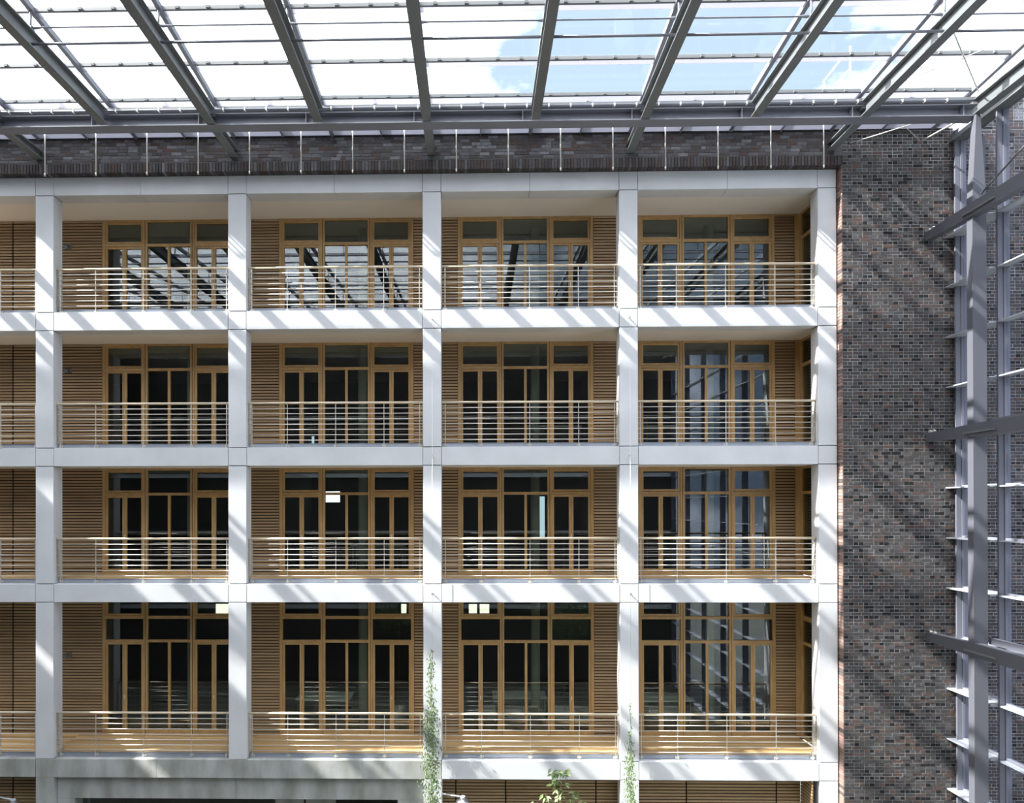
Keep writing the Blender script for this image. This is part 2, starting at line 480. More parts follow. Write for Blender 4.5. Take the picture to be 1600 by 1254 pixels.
# ------------------------------------------------------------------ slat cladding
PITCH = 0.0825
SLOC = []
def slat_panel(xa, xb, zf, zc, yf, label, grp):
    p = empty('slat_cladding', ((xa + xb) / 2, yf + 0.05, zf), label, 'cladding', grp)
    box('backing_board', BACKM, p, xa, xb, yf + 0.035, yf + 0.09, zf, zc)
    n = int((zc - zf) / PITCH)
    z = zc - 0.012
    for i in range(n):
        box('slat', SLATM, p, xa + 0.008, xb - 0.008, yf, yf + 0.03, z - 0.055, z)
        z -= PITCH
    if z - zf > .012: box('bottom_board', SLATM, p, xa + 0.008, xb - 0.008, yf, yf + 0.03, zf + .001, z - .004)
    box('end_strip', BACKM, p, xa, xa + 0.006, yf + 0.012, yf + 0.035, zf, zc)
    box('end_strip', BACKM, p, xb - 0.006, xb, yf + 0.012, yf + 0.035, zf, zc)
    return p
HW = 1.883
for j, k in enumerate(LV[:4]):
    zc = TOP[k] - BH + 0.028
    zf = TOP[LV[j + 1]] + 0.1
    slat_panel(-4.7, -1.94, zf, zc, YB, 'larch slat cladding left of the vertical joint, left edge, %s' % STO[k], 'slat wall panels')
    slat_panel(-1.92, 2.5 - HW - .002, zf, zc, YB, 'wide larch slat cladding passing behind the leftmost column, %s' % STO[k], 'slat wall panels')
    for b in (1, 2, 3):
        slat_panel(5 * b - 0.615, 5 * b + 0.615, zf, zc, YB, 'larch slat cladding behind the %s concrete column, %s' % (COLN[b], STO[k]), 'slat wall panels')
    slat_panel(19.385, 19.93, zf, zc, YB, 'narrow larch slat cladding in the right inner corner, %s' % STO[k], 'slat wall panels')
# ground storey cladding
zc = TOP['E'] - BH - 0.004
gcuts = [(9.78, 10.56, 'behind the middle column foot'), (10.58, 11.87, 'left of the leafy shrub'), (11.89, 14.24, 'behind the leafy shrub'), (14.26, 16.6, 'behind the fourth column foot'), (16.62, 18.94, 'right of the fourth column'), (18.96, 19.57, 'at the right inner corner')]
for (a, b, t) in gcuts:
    slat_panel(a, b, GZ, zc, 0.6, 'larch slat cladding on the ground storey, ' + t, 'ground storey slat panels')
slat_panel(-4.7, -1.25, GZ, zc, 0.6, 'larch slat cladding on the ground storey, left of the joint at the left edge', 'ground storey slat panels')
slat_panel(-1.23, -0.02, GZ, zc, 0.6, 'larch slat cladding on the ground storey, behind the leftmost column foot', 'ground storey slat panels')
p = empty('slat_cladding', (19.62, 0.4, GZ), 'angled larch slat return on the ground storey beside the rightmost column', 'cladding', 'ground storey slat panels')
box('backing_board', BACKM, p, 19.62, 19.68, 0.1, 0.63, GZ, zc)
z = zc - .012
while z > GZ + .1:
    box('slat', SLATM, p, 19.585, 19.615, 0.02, 0.625, z - 0.055, z); z -= PITCH

# ------------------------------------------------------------------ timber windows
wn_i = [0]
def window(cx, zf, zc, tall, label):
    wn_i[0] += 1
    o = empty('window_%d' % wn_i[0], (cx, YB + 0.06, zf), label, 'window', 'timber balcony windows', 'structure')
    F0, F1 = YB - 0.005, YB + 0.085     # frame
    S0, S1 = YB + 0.012, YB + 0.075     # sash
    G0, G1 = YB + 0.040, YB + 0.052     # glass
    e = 0.0006
    def fr(name, x0, x1, z0, z1, y0=F0, y1=F1, m=FRAMEM): return box(name, m, o, cx + x0, cx + x1, y0, y1, z0, z1)
    fr('post', -HW, -1.80, zf, zc); fr('post', 1.80, HW, zf, zc)
    fr('post', -0.725, -0.605, zf, zc); fr('post', 0.605, 0.725, zf, zc)
    # groove lines on the posts
    for s in (-1, 1): fr('shadow_gap', s * 0.665 - .006, s * 0.665 + .006, zf, zc, F0 - .002, F0 + .01, BACKM)
    secs = [(-1.80, -0.725, True), (-0.605, 0.605, False), (0.725, 1.80, True)]
    if tall:
        zt1, zt2 = zf + 2.58, zf + 3.24
        rows = [(zt1 + .07, zt2)]
        ztop = zt2 + 0.08
    else:
        zt1 = zf + 2.20; rows = []; ztop = zt1 + .08
    def sash(name, x0, x1, z0, z1, t=0.058, bt=None, tilt=0):
        bt = bt or t
        h = box(name, FRAMEM, o, cx + x0, cx + x0 + t, S0, S1, z0, z1)
        for a in ((x0 + t + e, x1 - t - e, z0, z0 + bt), (x0 + t + e, x1 - t - e, z1 - t, z1), (x1 - t, x1, z0, z1)):
            box(name + '_rail' if a[2] != z0 or a[3] != z1 else name + '_stile', FRAMEM, h, cx + a[0], cx + a[1], S0, S1, a[2], a[3])
        box('pane', GLASS, h, cx + x0 + t, cx + x1 - t, G0, G1, z0 + bt, z1 - t)
    for (x0, x1, side) in secs:
        fr('head', x0 + e, x1 - e, zc - 0.055, zc)
        fr('sill', x0 + e, x1 - e, zf, zf + 0.05)
        fr('transom', x0 + e, x1 - e, zt1, zt1 + 0.075)
        for (r0, r1) in rows:
            fr('transom', x0 + e, x1 - e, r1, r1 + 0.08)
            box('pane', GLASS, o, cx + x0, cx + x1, G0, G1, r0, r1)
        if side:
            sash('hopper_sash', x0 + .004, x1 - .004, ztop + .004, zc - 0.058)
            xm = (x0 + x1) / 2
            sash('door_leaf', x0 + .004, xm - .003, zf + .054, zt1 - .004, 0.058, 0.085)
            sash('door_leaf', xm + .003, x1 - .004, zf + .054, zt1 - .004, 0.058, 0.085)
            hb = box('door_hinge', INOX, o, cx + xm - .012, cx + xm + .012, S0 - .012, S0 - .0005, zf + 1.0, zf + 1.1)
        else:
            box('pane', GLASS, o, cx + x0, cx + x1, G0, G1, ztop, zc - .055)
            fr('centre_stile', -0.035, 0.035, zf + .05, zt1, S0, S1)
            box('pane', GLASS, o, cx + x0, cx - .035, G0, G1, zf + .125, zt1)
            box('pane', GLASS, o, cx + .035, cx + x1, G0, G1, zf + .125, zt1)
            box('bottom_rail', FRAMEM, o, cx + x0 + e, cx - .036, S0, S1, zf + .0505, zf + .125)
            box('bottom_rail', FRAMEM, o, cx + .036, cx + x1 - e, S0, S1, zf + .0505, zf + .125)
    return o
for j, k in enumerate(LV[:4]):
    zc = TOP[k] - BH + 0.027
    zf = TOP[LV[j + 1]] + 0.1
    for b in range(1, 5):
        window(5 * b - 2.5, zf, zc, k == 'D', 'timber framed glazed doors and transoms, %s, %s' % (STO[k], BAYN[b]))
    # side window turned to the left in the last bay
    wn_i[0] += 1
    o = empty('window_%d' % wn_i[0], (20.09, 1.0, zf), 'narrow timber side window facing left, beside the rightmost column, %s' % STO[k], 'window', 'timber side windows', 'structure')
    box('corner_post', FRAMEM, o, 19.934, 20.06, YB - .005, YB + .08, zf, zc)
    X0, X1 = 20.06, 20.13
    box('post', FRAMEM, o, X0, X1, 1.47, YB - .006, zf, zc)
    box('post', FRAMEM, o, X0, X1, 0.40, 0.46, zf, zc)
    tz = [zf + 2.20] if k != 'D' else [zf + 2.58, zf + 3.24]
    zs = [zf + 0.0] + tz + [zc - .06]
    for q, z in enumerate(zs): box('rail', FRAMEM, o, X0, X1, 0.461, 1.469, z, z + (0.12 if q == 0 else 0.08 if q < len(zs) - 1 else 0.06))
    for q in range(len(zs) - 1):
        z0 = zs[q] + (.12 if q == 0 else .08); z1 = zs[q + 1]
        if q == len(zs) - 2 and k == 'D':    # the upper light stands ajar
            sx = MB()
            for (ya, yb, za, zb2) in ((0.465, 0.53, 0, z1 - z0), (1.40, 1.465, 0, z1 - z0), (0.53, 1.40, 0, .06), (0.53, 1.40, z1 - z0 - .06, z1 - z0)):
                sx.box(-0.05, 0.0, ya, yb, za, zb2)
            h = sx.build('open_sash', FRAMEM, o, loc=(X0 + .05, 0, z0), smooth=False)
            # vertices are relative to the hinge line
            for v in h.data.vertices: v.co = v.co + Vector((X0 + .05, 0, z0))
            h.rotation_euler = (0, math.radians(-14), 0)
        box('pane', GLASS, o, X0 + .03, X0 + .042, 0.461, 1.469, z0, z1)
    box('dark_panel', BACKM, o, 20.14, 20.155, 0.40, YB, zf, zc)

# ------------------------------------------------------------------ wall lamps on the cladding, interior columns, desks
for j, k in enumerate(LV[:4]):
    zf = TOP[LV[j + 1]] + 0.1
    if k != 'C':
        l = empty('wall_spotlight', (-0.33, YB - .05, zf + 2.2), 'small grey wall spotlight on the slats right of the leftmost column, %s' % STO[k], 'lamp', 'small wall spotlights')
        box('mount', STEEL, l, -0.42, -0.26, YB - .03, YB - .001, zf + 2.14, zf + 2.28)
        tube('lamp_head', STEEL, l, [(-0.34, YB - .14, zf + 2.17), (-0.34, YB - .03, zf + 2.22)], 0.045, 12)
    zc = TOP[k] - BH + 0.025
    for b in range(1, 5):
        c = tube('room_column', MORTAR, None, [(5 * b - 2.17, 2.35, TOP[LV[j + 1]] + .09), (5 * b - 2.17, 2.35, zc)], 0.13, 20)
        tag(c, 'round pale column just inside the glazing, %s, %s' % (STO[k], BAYN[b]), 'column', 'room columns behind the glazing')
def desk(x, y, zf, label):
    d = empty('desk', (x, y, zf), label, 'desk', 'desks in the rooms')
    box('desktop', WHITE, d, x - .8, x + .8, y - .4, y + .4, zf + .71, zf + .74)
    for a in (-.74, .74):
        for c in (-.34, .34): box('leg', STEEL_L, d, x + a - .02, x + a + .02, y + c - .02, y + c + .02, zf, zf + .71)
    box('modesty_panel', STEEL_L, d, x - .7, x + .7, y + .3, y + .31, zf + .35, zf + .69)
zD, zC, zB_ = TOP['E'] + .091, TOP['D'] + .091, TOP['C'] + .091
for (x, y, z, t) in ((6.6, 2.9, zD, 'white topped desk behind the lowest balcony glazing, second full bay'), (12.4, 3.1, zD, 'white topped desk behind the lowest balcony glazing, third full bay'),
                     (16.6, 2.9, zD, 'white topped desk behind the lowest balcony glazing, last bay'), (13.4, 2.9, zB_, 'white topped desk behind the second storey glazing, third full bay'),
                     (16.4, 3.0, zB_, 'white topped desk behind the second storey glazing, last bay'), (8.2, 3.1, zC, 'white topped desk behind the third storey glazing, second full bay')):
    desk(x, y, z, t)

# ------------------------------------------------------------------ balcony railings
for j, k in enumerate('BCDE'):
    zt = TOP[k]
    for b in range(5):
        x0, x1 = 5 * (b - 1) + CW + 0.03, 5 * b - CW - 0.03
        r = empty('balcony_railing', ((x0 + x1) / 2, 0.135, zt), 'stainless balcony railing with timber handrail, %s, %s' % (STO[LV[j]], BAYN[b]), 'railing', 'balcony railings')
        zr = zt + 1.155
        tube('handrail', HAND, r, [(x0 - .02, 0.135, zr), (x1 + .02, 0.135, zr)], 0.03, 10)
        for q in range(7):
            tube('rail', INOX, r, [(x0, 0.12, zr - 0.14 - 0.1365 * q), (x1, 0.12, zr - 0.14 - 0.1365 * q)], 0.0105, 6)
        for xo in (0.33, 1.25, 2.5, 3.75, 4.67):
            X = 5 * (b - 1) + xo
            po = box('post', INOX, r, X - .008, X + .008, 0.131, 0.165, zt + 0.02, zr - .028)
            box('bracket', INOX, po, X - .05, X + .05, 0.1655, 0.1845, zt + .022, zt + .095)
            for sx in (-.032, .032): tube('bolt', INOX, po, [(X + sx, 0.152, zt + .06), (X + sx, 0.165, zt + .06)], 0.010, 8)
        for X, s in ((x0 - .028, 1), (x1 + .028, -1)):
            box('end_plate', INOX, r, min(X, X + s * .012), max(X, X + s * .012), 0.10, 0.17, zt + .1, zr - .03)

# ------------------------------------------------------------------ brickwork
def brick_mesh(dx, dy, dz, m):
    key = ('b', round(dx, 4), dy, dz, m.name)
    me = _mc.get(key)
    if me is None:
        a, b, c = dx / 2, dy / 2, dz / 2; t = 0.004
        v = bv(-a + t, a - t, -b, b, -c + t, c - t)[:]
        # front face chamfered: ring at the front, ring set back
        vv = [(-a + t, -b, -c + t), (a - t, -b, -c + t), (a - t, -b, c - t), (-a + t, -b, c - t),
              (-a, -b + t, -c), (a, -b + t, -c), (a, -b + t, c), (-a, -b + t, c),
              (-a, b, -c), (a, b, -c), (a, b, c), (-a, b, c)]
        ff = [(0, 1, 2, 3), (4, 5, 1, 0), (5, 6, 2, 1), (6, 7, 3, 2), (7, 4, 0, 3), (8, 9, 5, 4), (9, 10, 6, 5), (10, 11, 7, 6), (11, 8, 4, 7)]
        me = bpy.data.meshes.new('brick'); me.from_pydata(vv, [], ff); me.materials.append(m); _mc[key] = me
    return me
def lay(root, bricks, mats, single, limit, proud, name='brick', stuffname='brickwork'):
    """bricks: (cx, cy, cz, dx, dy, dz, mi, pick); pick ranks which ones become objects"""
    order = sorted(range(len(bricks)), key=lambda i: -bricks[i][7])
    chosen = set(order[:limit]) if single else set()
    mb = MB()
    for i, (cx, cy, cz, dx, dy, dz, mi, _) in enumerate(bricks):
        cy2 = cy - R.choice((0.0, 0.0, 0.003, -0.003, 0.005)) * proud
        if i in chosen:
            link(bpy.data.objects.new(name, brick_mesh(dx, dy, dz, mats[mi])), root, (cx, cy2, cz))
        else:
            me = brick_mesh(dx, dy, dz, mats[mi])
            n = len(mb.v)
            mb.v += [(cx + v.co.x, cy2 + v.co.y, cz + v.co.z) for v in me.vertices]
            mb.f += [tuple(n + a for a in p.vertices) for p in me.polygons]
            mb.mi += [mi] * len(me.polygons)
    if mb.v:
        o = mb.build(stuffname, mats, root)
        o['kind'] = 'stuff'
def pick(w):
    t = R.uniform(0, sum(w)); 
    for i, a in enumerate(w):
        t -= a
        if t <= 0: return i
    return 0
YW = -0.20
CR = 0.0833
J = 0.011
# right wall: courses of headers and stretchers
wr = empty('wall_right', (21.5, 0, GZ), 'dark clinker brick wall right of the concrete frame, behind the steel post', 'wall', kind='structure')
XE = 20.272
bricks = []
z = 9.33
row = 0
while z > -8.4:
    top = z; zc_ = z - CR / 2
    xmax = 26.5
    if row % 2 == 0:
        x = XE; first = True
        while x < xmax:
            wd = 0.25
            if first and row % 4 == 0: wd = 0.1875
            first = False
            mi = pick(BRW)
            if mi == 3 and R.random() < .8: mi = 1
            vis = 1.0 if (20.27 < x < 22.9 and wd == 0.25) else 0
            bricks.append((x + wd / 2, YW + 0.05, zc_, wd - J, 0.10, CR - J, mi, vis * (10 - abs(zc_ + 1.0)) ))
            x += wd
    else:
        x = XE
        while x < xmax:
            wd = 0.125
            mi = pick([7, 8, 4, 9, 2, 4])
            bricks.append((x + wd / 2, YW + 0.05, zc_, wd - J, 0.10, CR - J, mi, 0))
            x += wd
    z -= CR; row += 1
lay(wr, bricks, BR, True, 300, 1.0)
box('mortar_bed', MORTAR, wr, XE + .004, 26.6, YW + 0.006, 0.4, -8.5, 9.35)
box('mortar_bed', MORTAR, wr, XE + .004, 26.6, YW + 0.006, 0.4, GZ, -8.5)
# reddish return beside the column, sunlit brightness put into its brick colours
mb = MB(); z = 8.48; RB = [mat('lit return brick %d' % i, c, 0.8, var=0.2, scale=14, coords='Position') for i, c in enumerate([(0.30, 0.19, 0.155), (0.22, 0.145, 0.125), (0.36, 0.25, 0.21), (0.10, 0.08, 0.075)])]
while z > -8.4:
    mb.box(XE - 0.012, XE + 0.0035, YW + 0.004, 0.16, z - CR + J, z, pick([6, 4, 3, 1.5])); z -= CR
o = mb.build('lit_return_brick', RB, wr); o['kind'] = 'stuff'
# taller brickwork outside the glass wall
mb2 = []
z = 10.17; row = 0
while z > 9.34:
    x = 23.25
    while x < 26.5:
        wd = 0.25 if row % 2 else 0.125
        mb2.append((x + wd / 2, YW + .05, z - CR / 2, wd - J, 0.1, CR - J, pick(BRW), 0)); x += wd
    z -= CR; row += 1
lay(wr, mb2, BR, False, 0, 1.0, stuffname='outer_brickwork')
box('mortar_bed', MORTAR, wr, 23.25, 26.6, YW + 0.006, 0.4, 9.351, 10.18)

# parapet over the concrete frame
pw_ = empty('wall_upper', (8, 0, 8.5), 'dark brick parapet band with soldier course above the concrete frame', 'wall', kind='structure')
bricks = []
z = 9.335; row = 0
while z > 8.76:
    x = -5.2 + R.uniform(0, .2)
    while x < XE - .26:
        wd = R.choice((0.25, 0.25, 0.25, 0.125, 0.25))
        if x + wd > XE: break
        vis = (wd == 0.25 and x > -1.5) * (5 - abs(x - 9) * .3)
        bricks.append((x + wd / 2, YW + .05, z - CR / 2, wd - J, 0.1, CR - J, pick(BRBW), vis)); x += wd
    z -= CR; row += 1
lay(pw_, bricks, BRB, True, 300, 1.0)
soldiers = []
x = -5.2
while x < XE - .04:
    soldiers.append((x + 0.0405, YW + .1, 8.612, 0.0665, 0.20, 0.236, pick([6, 2, 9, 3, .2, .3]), 5 - abs(x - 9) * .1)); x += 0.081
lay(pw_, soldiers, BRB, True, 290, 1.0, name='soldier_brick', stuffname='soldier_course')
box('mortar_bed', MORTD, pw_, -5.2, XE, YW + .006, 0.4, 8.735, 9.34)
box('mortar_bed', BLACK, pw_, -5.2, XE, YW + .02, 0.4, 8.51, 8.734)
box('coping_shade_strip', BLACK, pw_, -5.2, 23.0, YW - .02, 0.3, 9.342, 9.375)  # black strip standing in for the shaded gap along the brick top

# ------------------------------------------------------------------ glass roof
def zr_(y): return 9.33 + 0.065 * (-y)
XR0, XR1 = -12.5, 22.5
gr = empty('glass_roof', (8, -10, 9.3), 'pitched glazing of the glass roof on light grey bars', 'roof', kind='structure')
ybars = [-1.37] + [-2.62 - 1.48 * i for i in range(13)]
def slope_box(name, m, parent, x0, x1, ya, yb, dz0, dz1):
    b = MB()
    za, zb_ = zr_(ya), zr_(yb)
    b.v = [(x0, ya, za + dz0), (x1, ya, za + dz0), (x1, yb, zb_ + dz0), (x0, yb, zb_ + dz0), (x0, ya, za + dz1), (x1, ya, za + dz1), (x1, yb, zb_ + dz1), (x0, yb, zb_ + dz1)]
    b.f = list(BF); b.mi = [0] * 6
    key = ('s', round(x1 - x0, 3), round(yb - ya, 3), dz0, dz1, m.name)
    c = Vector(((x0 + x1) / 2, (ya + yb) / 2, (za + zb_) / 2))
    if key in _mc: return link(bpy.data.objects.new(name, _mc[key]), parent, c)
    o = b.build(name, m, parent, loc=c); _mc[key] = o.data
    return o
xs = [2.5 * i for i in range(-5, 10)]
yend = ybars[-1]
for X in xs:
    slope_box('glazing_bar', STEEL_L, gr, X - .045, X + .045, yend, -0.05, 0.0, 0.12)
for n, yb in enumerate(ybars):
    for X in xs[:-1]:
        a, b_ = X + .046, X + 2.454
        wdt = 0.36 if n == 0 else 0.15
        slope_box('transverse_strip', FRIT, gr, a, b_, yb - wdt / 2, yb + wdt / 2, 0.05, 0.058)
        slope_box('transverse_bar', STEEL, gr, a, b_, yb - wdt / 2 - .045, yb - wdt / 2 - 0.002, 0.035, 0.11)
        if n < 3:
            for q in (0.35, 0.95, 1.6, 2.1):
                box('clip', STEEL, gr, X + q - .035, X + q + .035, yb - wdt / 2 - .09, yb - wdt / 2 - .047, zr_(yb) + .04, zr_(yb) + .09)
        ynext = -0.05 if n == 0 else ybars[n - 1]
        slope_box('pane', RGLASS, gr, a, b_, yb + wdt / 2 + .002, ynext - (0.12 if n else 0.0) - .05, 0.075, 0.09)
# unseen opaque roof strip, added to shade the lower left of the facade
box('roof_shade_panel', STEEL, gr, -12.48, -9.0, -20.6, 0.0, 9.25, 9.30)
# flashing along the parapet and fins carrying the first strip of glass
fl = box('roof_flashing', FRIT_O, None, -9.0, 22.9, -0.50, -0.05, 9.378, 9.384)
tag(fl, 'pale frosted sheet strip under the roof edge above the brick parapet', 'flashing')
for i in range(-7, 19):
    X = 1.25 * i
    if X > 22.4: break
    box('roof_fin', STEEL_L, gr, X - .03, X + .03, -1.36, -0.10, 9.44, 9.62)
    box('roof_fin', STEEL_L, gr, X - .012, X + .012, -1.36, -0.22, 9.33, 9.44)

# rafters
def ibeam_y(mb, X, y0, y1, z0, z1, w, t=0.022, tw=0.014):
    mb.box(X - w / 2, X + w / 2, y0, y1, z0, z0 + t)
    mb.box(X - w / 2, X + w / 2, y0, y1, z1 - t, z1)
    mb.box(X - tw / 2, X + tw / 2, y0, y1, z0 + t, z1 - t)
TUBY = [-4.25 - 3.16 * i for i in range(6)]
ids = {0.0: 'short part visible above the leftmost column', 2.5: 'first one meeting the edge beam from the left', 5.0: 'running to the wall above the second column', 7.5: 'second one ending on the edge beam',
       10.0: 'running to the wall above the middle column', 12.5: 'third one ending on the edge beam', 15.0: 'running to the wall above the fourth column',
       17.5: 'fourth one ending on the edge beam', 20.0: 'running to the wall above the rightmost column', 22.5: 'over the steel post at the glass wall'}
for i, X in enumerate(xs):
    main = abs((X / 5) - round(X / 5)) < .01
    y1 = -0.14 if main and X < 22 else -1.72
    lab = 'grey steel roof rafter, ' + ids.get(X, 'beyond the left edge of the view')
    r = empty('roof_rafter', (X, -8, 8.85), lab, 'rafter', 'roof rafters') if X in ids else gr
    mb = MB(); ibeam_y(mb, X, -20.6, -1.72, 8.85, 9.19, 0.2)
    if y1 > -1: ibeam_y(mb, X, -1.72, y1, 8.85, 9.05, 0.2)
    mb.build('beam' if X in ids else 'rafter_beam', STEEL, r)
    if main and X < 22:
        box('end_shoe', STEEL, r, X - .11, X + .11, -0.139, YW - .03 + .2, 8.78, 8.93)
    for y in TUBY:
        tube('stub_post', STEEL_L, r, [(X, y - .02, 9.2), (X, y - .02, zr_(y) + .02)], 0.022, 8)
        mb = MB(); mb.v = [(X - .05, y - .1, 9.2), (X + .05, y - .1, 9.2), (X + .05, y + .1, 9.2), (X - .05, y + .1, 9.2), (X - .02, y - .03, 9.34), (X + .02, y - .03, 9.34), (X + .02, y + .03, 9.34), (X - .02, y + .03, 9.34)]
        mb.f = list(BF); mb.mi = [0] * 6
        mb.build('gusset', STEEL, r)
for i in range(len(xs) - 1):
    a, b_ = xs[i] + .01, xs[i + 1] - .01
    seen = xs[i] >= -2.6
    bn = {0.0: 'first roof bay at the left edge', 2.5: 'second roof bay from the left', 5.0: 'third roof bay from the left', 7.5: 'fourth roof bay from the left', 10.0: 'fifth roof bay from the left',
          12.5: 'sixth roof bay from the left', 15.0: 'third roof bay from the right', 17.5: 'roof bay before the braced one', 20.0: 'braced roof bay'}.get(xs[i])
    for n, y in enumerate(TUBY):
        own = bn is not None and n == 0
        t1 = tube('roof_tube', STEEL_L, None if own else gr, [(a, y, 8.98), (b_, y, 8.98)], 0.026, 10)
        t2 = tube('tie_rod', STEEL_L, None if own else gr, [(a, y, 9.30), (a + .06, y, 9.30), (a + .2, y, 9.30), (b_ - .2, y, 9.30), (b_ - .06, y, 9.30), (b_, y, 9.30)], [0.012, 0.034, 0.016, 0.016, 0.034, 0.012], 8)
        if own:
            tag(t1, 'round steel tube between two rafters, ' + bn, 'tube', 'steel tubes between the rafters')
            tag(t2, 'thin tie rod with pointed ends above the tube, ' + bn, 'rod', 'tie rods under the roof glazing')

# edge beam with its clamp tube
eb = empty('edge_beam', (8, -1.55, 8.83), 'long grey steel edge beam running across under the glass roof', 'beam')
mb = MB(); t = .022
mb.box(-12.5, 22.52, -1.70, -1.39, 8.83, 8.83 + t); mb.box(-12.5, 22.52, -1.70, -1.39, 9.10 - t, 9.10); mb.box(-12.5, 22.52, -1.555, -1.541, 8.83 + t, 9.10 - t)
mb.build('beam', STEEL_L, eb)
for X in xs[4:]:
    box('stiffener', STEEL_L, eb, X - .3, X - .288, -1.70, -1.556, 8.853, 9.077)
tube('clamp_tube', STEEL_L, eb, [(-12.5, -1.72, 9.165), (22.5, -1.72, 9.165)], 0.028, 10)
for i in range(56):
    X = -4.7 + i * .5
    if X < 22.3 and abs((X + .01) % 2.5) > .2: box('clamp', INOX, eb, X - .015, X + .015, -1.755, -1.69, 9.13, 9.20)
# darker gutter line behind the tube
box('gutter', STEEL, eb, -9, 22.5, -1.62, -1.44, 9.24, 9.30)

# hanging rods
HN = ['leftmost, near the leftmost column', 'second from the left edge', 'third from the left edge', 'just left of the second column', 'just right of the second column', 'second right of the second column', 'second left of the middle column',
      'first left of the middle column', 'first right of the middle column', 'second right of the middle column', 'second left of the fourth column', 'first left of the fourth column', 'first right of the fourth column', 'second right of the fourth column',
      'second left of the parapet end', 'at the right end of the parapet', 'beyond the parapet end']
for i in range(0, 16):
    X = 0.66 + 1.25 * i
    if X > 20.5 or X < -2: continue
    h = empty('hanging_rod', (X, -1.0, 8.03), 'thin bright rod hanging before the brick parapet, %s' % (HN[i] if i >= 0 else 'beyond the left edge'), 'rod', 'rods hanging before the parapet')
    tube('rod', INOX, h, [(X, -1.0, 8.06), (X, -1.0, 9.37)], 0.015, 8)
    tube('rod_cap', INOX, h, [(X, -1.0, 8.03), (X, -1.0, 8.10)], 0.019, 8)
tube('hanger_rail', STEEL, gr, [(-1, -1.0, 9.375), (22.3, -1.0, 9.375)], 0.012, 6)
# vent grilles near the parapet
for n, X in enumerate((2.05, 7.1, 12.15, 17.2)):
    v = empty('roof_vent', (X + .3, -0.45, 9.38), ['leftmost', 'second from left', 'third from left', 'rightmost'][n] + ' small barred vent opening under the roof edge', 'vent', 'roof edge vents')
    box('frame', BLACK, v, X, X + .62, -0.62, -0.595, 9.36, 9.40); box('frame', BLACK, v, X, X + .62, -0.475, -0.45, 9.36, 9.40)
    for q in range(5):
        box('bar', BLACK, v, X + q * .15, X + q * .15 + .02, -0.594, -0.476, 9.365, 9.395)

# ------------------------------------------------------------------ right side: steel post, arms, glass wall
p = empty('steel_post', (22.46, -1.7, GZ), 'tall grey steel post carrying the roof corner, right side', 'post')
PX0, PX1, PY0, PY1 = 22.31, 22.62, -1.80, -1.62
ARMZ = [6.66, 1.68, -3.26]
mb = MB()
# H section: two flanges left and right, web facing the room
mb.box(PX0, PX1, PY0, PY1, GZ, 6.9)
mb.build('shaft', STEEL_P, p)
mb = MB(); a = .055
mb.v = [(PX0, PY0, 6.9), (PX1, PY0, 6.9), (PX1, PY1, 6.9), (PX0, PY1, 6.9), (PX0 + .12, PY0 + .03, 8.83), (PX1 - .1, PY0 + .03, 8.83), (PX1 - .1, PY1, 8.83), (PX0 + .12, PY1, 8.83)]
mb.f = list(BF); mb.mi = [0] * 6
mb.build('tapered_head', STEEL_P, p)
box('rear_flange', STEEL_P, p, PX1 + .03, PX1 + .09, -1.66, -1.56, GZ, 8.4)
box('base_plate', STEEL, p, 22.2, 22.75, -1.95, -1.5, GZ, GZ + .04)
AN = ['uppermost', 'middle', 'lowest']
for n, z in enumerate(ARMZ):
    a = empty('cantilever_arm', (22.36, -0.3, z), AN[n] + ' grey steel arm passing the tall post towards the brick wall', 'arm', 'steel arms of the glass wall')
    mb = MB()
    x0, x1 = 22.285, 22.47
    yt, ym, yn = -0.24, -1.9, -9.0
    hs = 0.10; hb = 0.155
    mb.v = [(x0, yn, z - hb), (x1, yn, z - hb), (x1, ym, z - hb), (x0, ym, z - hb), (x0, yn, z + hb), (x1, yn, z + hb), (x1, ym, z + hb), (x0, ym, z + hb),
            (x0, yt, z - hs), (x1, yt, z - hs), (x0, yt, z + hs), (x1, yt, z + hs)]
    mb.f = [(0, 3, 2, 1), (4, 5, 6, 7), (0, 1, 5, 4), (0, 4, 7, 3), (1, 2, 6, 5), (3, 8, 9, 2), (7, 6, 11, 10), (3, 7, 10, 8), (2, 9, 11, 6), (8, 10, 11, 9)]
    mb.mi = [0] * 10
    mb.build('arm', STEEL_P, a)
    for q in (0, 1): tube('tip_ring', INOX, a, [(22.30 + .0, -0.34 - q * .14, z + hs + .035), (22.36, -0.34 - q * .14, z + hs + .035)], 0.035, 12)
    box('side_rail', STEEL_M, a, 22.70, 22.82, -9.0, -1.72, z + 0.12, z + 0.26)
    box('haunch', STEEL, a, 22.25, 22.2845, -2.5, -1.55, z - .06, z - .02)
# stay rod above the upper arm
st = tube('stay_rod', STEEL, None, [(22.4, -1.95, 6.95), (22.4, -4.6, 7.9)], 0.02, 8)
tag(st, 'thin steel stay rising from the uppermost arm at the right edge', 'rod')

